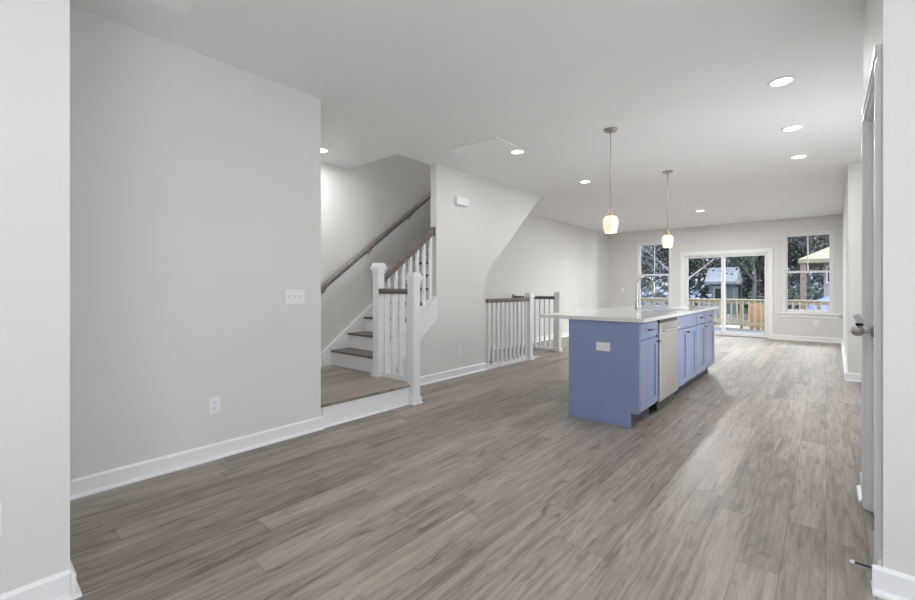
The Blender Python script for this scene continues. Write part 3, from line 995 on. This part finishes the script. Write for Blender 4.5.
outlet_y('wall_outlet', -4.35, YF, 1.12, 0.073, 0.117, 'white outlet on the rear wall left of the narrow window')

# ------------------------------------------------------------------ ceiling fittings
def downlight(loc, label, e=5.5):
    x, y = loc
    r = empty('recessed_light', (x, y, C), label, 'ceiling light', 'recessed ceiling lights')
    MB().lathe([(0.090, 0), (0.090, -0.004), (0.082, -0.009), (0.066, -0.007), (0.064, -0.001)], (x, y, C), 'Z', 32, caps=False).build('trim_ring', M_TRIM, r, smooth=True)
    MB().lathe([(0.066, -0.001), (0.066, -0.005), (0.055, -0.0065)], (x, y, C), 'Z', 32).build('lens', M_LENS, r)
    l = lamp('downlight_lamp', 'AREA', (x, y, C - 0.012), (0, 0, -1), e, (0.98, 0.98, 0.97), 0.12)
    l.parent = r
    l.matrix_parent_inverse = Matrix.Translation(-r.location)
    return r
downlight((-0.255, 4.06), 'recessed light nearest the viewer in the right-hand ceiling row')
downlight((-0.25, 5.31), 'middle recessed light of the right-hand ceiling row')
downlight((-0.245, 6.51), 'farthest recessed light of the right-hand ceiling row')
downlight((-2.68, 4.17), 'recessed light beside the return air grille')
downlight((-2.68, 5.98), 'recessed light left of the nearer pendant')
downlight((-1.93, 9.75), 'recessed light near the rear wall over the dining end', 70)
downlight((-4.34, 2.67), 'recessed light over the stair landing', 8)

def pendant(y, label):
    x = -1.61
    r = empty('pendant_light', (x, y, C), label, 'pendant light', 'pendants over the island')
    MB().lathe([(0.064, 0), (0.064, -0.012), (0.055, -0.022), (0.012, -0.026), (0.010, -0.045)], (x, y, C), 'Z', 32).build('canopy', M_NICKEL, r, smooth=True)
    MB().cyl((x, y, C - 0.04), (x, y, 1.93), 0.0055, seg=12).build('rod', M_NICKEL, r, smooth=True)
    MB().lathe([(0.010, 0.045), (0.013, 0.03), (0.024, 0.012), (0.026, -0.01), (0.022, -0.03)], (x, y, 1.895), 'Z', 24).build('socket_cap', M_BRONZE, r, smooth=True)
    prof = [(0.022, 0.183), (0.045, 0.178), (0.061, 0.164), (0.0705, 0.142), (0.0725, 0.118), (0.070, 0.085), (0.063, 0.045), (0.056, 0.014)]
    inner = [(a - 0.003, b) for a, b in prof[::-1]]
    MB().lathe(prof + inner, (x, y, 1.70), 'Z', 36, caps=False).build('shade', M_SHADE, r, smooth=True)
    MB().lathe([(0.012, 0.155), (0.02, 0.13), (0.030, 0.10), (0.027, 0.07), (0.012, 0.052), (0.001, 0.05)], (x, y, 1.70), 'Z', 20).build('bulb', M_BULB, r, smooth=True)
    return r
pendant(4.185, 'nearer brushed nickel pendant with frosted tulip shade over the island')
pendant(6.19, 'farther brushed nickel pendant with frosted tulip shade over the island')

vg = empty('return_air_grille', (-2.92, 3.81, C), 'white louvred return air grille in the ceiling above the stair side', 'vent')
x0, x1, y0, y1 = -3.26, -2.585, 3.61, 4.02
mb = MB()
f = 0.032
mb.box(x0, y0, C - 0.009, x1, y0 + f, C).box(x0, y1 - f, C - 0.009, x1, y1, C).box(x0, y0 + f, C - 0.009, x0 + f, y1 - f, C).box(x1 - f, y0 + f, C - 0.009, x1, y1 - f, C)
for k in (1, 2):
    yy = y0 + f + (y1 - y0 - 2 * f) * k / 3
    mb.box(x0 + f, yy - 0.008, C - 0.008, x1 - f, yy + 0.008, C)
mb.build('frame', M_GRILLE, vg, 0.002)
mb = MB()
n = 26
for k in range(n):
    yy = y0 + f + (y1 - y0 - 2 * f) * (k + 0.5) / n
    mb.beam((x0 + f, yy, C - 0.005), (x1 - f, yy, C - 0.005), 0.012, 0.0012, (0, 0.35, 1))
mb.build('louvre', M_GRILLE, vg)
MB().box(x0 + f, y0 + f, C - 0.0012, x1 - f, y1 - f, C - 0.0002).build('backing', mat('grille_backing', (0.3, 0.3, 0.3), 0.8), vg)

vg = empty('ceiling_vent', (-2.5, 0.55, C), 'white flat ceiling vent panel at the top left corner', 'vent')
x0, x1, y0, y1 = -2.79, -2.28, 0.30, 0.835
mb = MB()
mb.box(x0, y0, C - 0.006, x1, y1, C)
mb.build('frame', M_GRILLE, vg, 0.003)
MB().box(x0 + 0.05, y0 + 0.05, C - 0.011, x1 - 0.05, y1 - 0.05, C - 0.006).build('panel', M_GRILLE, vg, 0.003)

# ------------------------------------------------------------------ outside
S(MB().box(-60, YF + 0.2, -0.9, 60, 130, -0.55), 'ground', M_GROUND, 'leaf covered ground beyond the deck', 'ground')
S(MB().box(-7.5, YF + 0.16, -0.18, 3.5, 15.65, -0.08), 'deck', M_DECK, 'grey board deck outside the sliding door', 'deck')
dr = empty('deck_railing', (-2, 15.5, -0.08), 'pale yellow timber railing along the far edge of the deck', 'railing')
MB().box(-7.4, 15.44, 0.80, 3.4, 15.58, 0.838).build('top_rail', M_PINE, dr, 0.004)
MB().box(-7.4, 15.49, 0.70, 3.4, 15.53, 0.79).build('upper_rail', M_PINE, dr, 0.003)
MB().box(-7.4, 15.49, 0.03, 3.4, 15.53, 0.12).build('lower_rail', M_PINE, dr, 0.003)
for x in (-7.35, -5.55, -3.75, -1.95, -0.15, 1.65, 3.35):
    MB().box(x - 0.045, 15.50, -0.08, x + 0.045, 15.59, 0.80).build('post', M_PINE, dr, 0.003)
nb = 72
for i in range(nb):
    x = -7.28 + i * (10.6 / (nb - 1))
    MB().box(x - 0.019, 15.451, 0.02, x + 0.019, 15.489, 0.79).build('baluster', M_PINE, dr)
of = empty('picket_panel', (-1.3, 16.1, -0.55), 'short run of orange wood pickets behind the deck railing', 'fence')
for i in range(3):
    x = -1.75 + i * 0.15
    MB().box(x - 0.055, 16.1, -0.55, x + 0.055, 16.125, 0.72).build('picket', M_ORANGE, of, 0.004)
for z in (0.0, 0.55):
    MB().box(-1.85, 16.125, z - 0.045, -1.39, 16.16, z + 0.045).build('cross_rail', M_ORANGE, of, 0.003)
bn = empty('storage_bin', (-2.75, 17.0, -0.55), 'white lidded storage bin on the ground past the deck', 'bin')
mb = MB()
mb.prism([(-2.66, -0.55), (-2.22, -0.55), (-2.18, -0.16), (-2.70, -0.16)], 1, 16.8, 17.25)
mb.build('body', M_BIN, bn, 0.02)
MB().box(-2.73, 16.77, -0.16, -2.15, 17.28, -0.10).build('lid', M_BIN, bn, 0.015)

# blue tarp over a low pile
mb = MB()
nx, ny = 26, 14
vv = {}
for i in range(nx + 1):
    for j in range(ny + 1):
        u, v = i / nx, j / ny
        h = (math.sin(math.pi * u) ** 0.35) * (math.sin(math.pi * v) ** 0.35)
        h = h * (1.62 + 0.12 * math.sin(7 * u + 2 * v) + 0.08 * math.sin(13 * v - 5 * u))
        vv[i, j] = mb.bm.verts.new((-0.75 + 3.4 * u, 18.4 + 1.7 * v, -0.55 + h))
for i in range(nx):
    for j in range(ny):
        mb.bm.faces.new((vv[i, j], vv[i + 1, j], vv[i + 1, j + 1], vv[i, j + 1]))
edge = [vv[i, 0] for i in range(nx + 1)] + [vv[nx, j] for j in range(1, ny + 1)] + [vv[i, ny] for i in range(nx - 1, -1, -1)] + [vv[0, j] for j in range(ny - 1, 0, -1)]
mb.bm.faces.new(edge[::-1])
tag(mb.build('tarp_pile', M_TARP, smooth=True), 'blue tarp covered pile beyond the deck railing at right', 'tarp')

def gable_house(name, x0, x1, y0, y1, zb, ze, zr_, mw, mr, label, hip=0.0, over=0.5):
    h = empty(name, ((x0 + x1) / 2, (y0 + y1) / 2, zb), label, 'house')
    MB().box(x0, y0, zb, x1, y1, ze).build('wall', mw, h)
    mb = MB()
    a0, a1, b0, b1 = x0 - over, x1 + over, y0 - over, y1 + over
    ym = (y0 + y1) / 2
    ins = hip
    V = [mb.bm.verts.new(p) for p in ((a0, b0, ze), (a1, b0, ze), (a1, b1, ze), (a0, b1, ze), (a0 + ins, ym, zr_), (a1 - ins, ym, zr_),
                                      (a0, b0, ze - 0.18), (a1, b0, ze - 0.18), (a1, b1, ze - 0.18), (a0, b1, ze - 0.18))]
    for f in ((0, 1, 5, 4), (2, 3, 4, 5), (3, 0, 4), (1, 2, 5), (0, 6, 7, 1), (1, 7, 8, 2), (2, 8, 9, 3), (3, 9, 6, 0), (6, 9, 8, 7)):
        mb.bm.faces.new([V[i] for i in f])
    mb.build('roof', mr, h)
    return h
h1 = gable_house('garden_shed', -6.0, -4.62, 33, 35.4, -0.55, 1.62, 2.6, M_TEAL, M_GROOF, 'small grey roofed shed among the trees seen through the sliding door', over=0.22)
f = MB().box(-5.75, 32.93, -0.55, -4.95, 33.0, 1.3).build('door', M_SIDING, h1, 0.01)
MB().box(-5.62, 32.90, 0.45, -5.08, 32.94, 1.15).build('pane', M_DARKGLASS, f)
h2 = gable_house('tan_roof_house', -0.08, 9.0, 26, 31, -0.6, 2.5, 3.45, M_SIDING, M_TANROOF, 'pale house with a tan hip roof outside the right window', hip=1.5, over=0.9)
for xa in (-0.9, 2.2, 5.4):
    MB().box(xa, 25.15, -0.6, xa + 0.22, 25.37, 2.4).build('porch_post', M_BROWNWOOD, h2, 0.01)
for xa, za_, zb2, ww in ((0.0, 1.4, 2.2, 0.7), (1.15, 0.6, 1.7, 0.55), (3.2, 0.6, 1.9, 0.9)):
    f = MB().box(xa, 25.93, za_, xa + ww, 26.0, zb2).build('window', M_TRIM, h2, 0.01)
    MB().box(xa + 0.06, 25.90, za_ + 0.06, xa + ww - 0.06, 25.94, zb2 - 0.06).build('pane', M_DARKGLASS, f)
MB().box(1.85, 25.92, -0.55, 2.0, 26.0, 2.3).build('corner_board', M_BROWNWOOD, h2)

# trees
def tree_mesh(seed, hgt, spread, leafn, leafs, mleaf, mbark, low=0.25, name='tree'):
    rnd = random.Random(seed)
    mb = MB()
    tips = []
    def branch(p, d, ln, r, lvl):
        pts = [p]
        rad = [r]
        q = p.copy()
        dd = d.copy()
        n = 5
        for i in range(n):
            dd = (dd + Vector((rnd.uniform(-1, 1), rnd.uniform(-1, 1), rnd.uniform(-0.3, 0.6))) * 0.16).normalized()
            q = q + dd * ln / n
            pts.append(q.copy())
            rad.append(max(0.008, r * (1 - 0.75 * (i + 1) / n)))
            if lvl < 3 and (i + 1) / n > (low if lvl == 0 else 0.2):
                for _ in range(2 if lvl < 2 else 1):
                    a = rnd.uniform(0, 2 * math.pi)
                    nd = (dd * rnd.uniform(0.4, 0.9) + Vector((math.cos(a), math.sin(a), rnd.uniform(-0.1, 0.5))) * spread).normalized()
                    branch(q.copy(), nd, ln * rnd.uniform(0.3, 0.5), rad[-1] * 0.6, lvl + 1)
            if lvl >= 1:
                tips.append(q.copy())
        mb.tube(pts, rad, 7 if lvl < 2 else 4)
    branch(Vector((0, 0, 0)), Vector((rnd.uniform(-.08, .08), rnd.uniform(-.08, .08), 1)), hgt, hgt * 0.011, 0)
    trunk = mb
    lf_ = MB()
    for i in range(leafn):
        c = rnd.choice(tips) + Vector((rnd.gauss(0, 1), rnd.gauss(0, 1), rnd.gauss(0, 0.8))) * hgt * 0.045
        n = Vector((rnd.uniform(-1, 1), rnd.uniform(-1, 1), rnd.uniform(-1, 1))).normalized()
        s = n.orthogonal().normalized()
        u = n.cross(s)
        a = leafs * rnd.uniform(0.5, 1.2)
        lf_.bm.faces.new([lf_.bm.verts.new(c + s * a), lf_.bm.verts.new(c + u * a * 0.55), lf_.bm.verts.new(c - s * a), lf_.bm.verts.new(c - u * a * 0.55)])
    return trunk, lf_

protos = []
specs = [(1, 11, 0.75, 16000, 0.12, M_LEAF[0], M_BARK, 0.0), (2, 12, 0.8, 9000, 0.10, M_LEAF[2], M_PALEBARK, 0.05), (3, 9, 0.9, 15000, 0.115, M_LEAF[1], M_BARK, 0.0), (5, 11, 0.9, 11000, 0.11, M_LEAF[3], M_BARK, 0.0)]
desc = ['dense dark green tree', 'thin pale-barked tree with bluish leaves', 'bushy green tree', 'olive leaved tree']
spots = [  # x, y, kind, scale, turn, where
    (-9.6, 29, 1, 1.0, 0.3, 'nearest behind the narrow left window'),
    (-11.5, 37, 0, 1.15, 2.0, 'filling the middle of the narrow left window'),
    (-13.2, 41, 3, 1.2, 0.5, 'farther back in the narrow left window'),
    (-8.9, 40, 0, 1.1, 1.2, 'at the left jamb of the sliding door'),
    (-10.4, 46, 2, 1.4, 4.6, 'in the back row of the left door pane'),
    (-6.0, 26.5, 1, 0.85, 5.5, 'nearest the deck in the left door pane'),
    (-7.0, 43, 3, 1.1, 4.1, 'directly behind the grey shed'),
    (-4.9, 38.5, 2, 1.0, 2.6, 'rising just right behind the grey shed'),
    (-4.1, 42, 0, 1.15, 5.2, 'deep behind the right door pane'),
    (-3.2, 30, 0, 0.95, 1.1, 'nearest in the right door pane'),
    (-3.9, 47, 2, 1.4, 1.4, 'in the back row by the right door jamb'),
    (-2.2, 41, 0, 1.2, 3.3, 'at the left edge of the right window'),
    (-1.2, 37, 3, 1.1, 0.2, 'behind the left slope of the tan roof'),
    (0.9, 40, 1, 1.15, 2.2, 'beyond the right end of the tan roof'),
    (-0.2, 48, 2, 1.4, 2.9, 'straight behind the tan roof')]
for k, sp in enumerate(specs):
    tr, lf_ = tree_mesh(*sp)
    r = empty('tree', (0, 0, -0.55), '', 'tree', 'trees beyond the deck')
    trunk = tr.build('trunk', sp[6], None, smooth=True)
    trunk.parent = r
    crown = lf_.build('crown', sp[5])
    crown.parent = r
    protos.append(r)
for i in range(16):
    c = copy_tree(protos[(1, 0, 3, 1, 2)[i % 5]])
    k_ = random.uniform(1.2, 1.6)
    c.location = (-27 + i * 2.5 + random.uniform(-0.8, 0.8), random.uniform(52, 62), -0.55)
    c.scale = (k_, k_, k_)
    c.rotation_euler = (0, 0, random.uniform(0, 6.28))
    c['label'] = 'tall tree in the hazy back row of the woods'
    c['group'] = 'back row of the woods'
ub = MB()
rnd = random.Random(31)
for k in range(150):
    y = rnd.uniform(21.5, 50) if k < 95 else rnd.uniform(44, 58)
    x = rnd.uniform(-0.55 * y - 2, 0.22 * y + 2)
    if (-10 < x < -4.8 and 31 < y < 39.5) or (-2.5 < x and y < 33):
        continue
    hh = rnd.uniform(0.8, 2.6) if k < 95 else rnd.uniform(3.0, 6.5)
    for i in range(int(130 * hh)):
        c = Vector((x + rnd.gauss(0, 0.7 if k < 95 else 1.3), y + rnd.gauss(0, 0.6), -0.5 + hh * abs(rnd.gauss(0.35, 0.38))))
        n_ = Vector((rnd.uniform(-1, 1), rnd.uniform(-1, 1), rnd.uniform(-1, 1))).normalized()
        s_ = n_.orthogonal().normalized()
        u_ = n_.cross(s_)
        a = (0.15 if k < 95 else 0.22) * rnd.uniform(0.5, 1.2)
        ub.bm.faces.new([ub.bm.verts.new(c + s_ * a), ub.bm.verts.new(c + u_ * a * 0.55), ub.bm.verts.new(c - s_ * a), ub.bm.verts.new(c - u_ * a * 0.55)])
ug = ub.build('undergrowth', M_LEAF[2], mats=[M_LEAF[0], M_LEAF[1]])
for p in ug.data.polygons:
    p.material_index = (p.index // 170) % 3 if (p.index // 340) % 2 else 0
tag(ug, 'mixed brush and low leaves filling the wood floor', 'undergrowth', kind='stuff')
used = set()
for x, y, k, s, a, wh in spots:
    o = protos[k] if k not in used else copy_tree(protos[k])
    used.add(k)
    o.location = (x, y, -0.55)
    o.scale = (s, s, s)
    o.rotation_euler = (0, 0, a)
    o['label'] = desc[k] + ' ' + wh
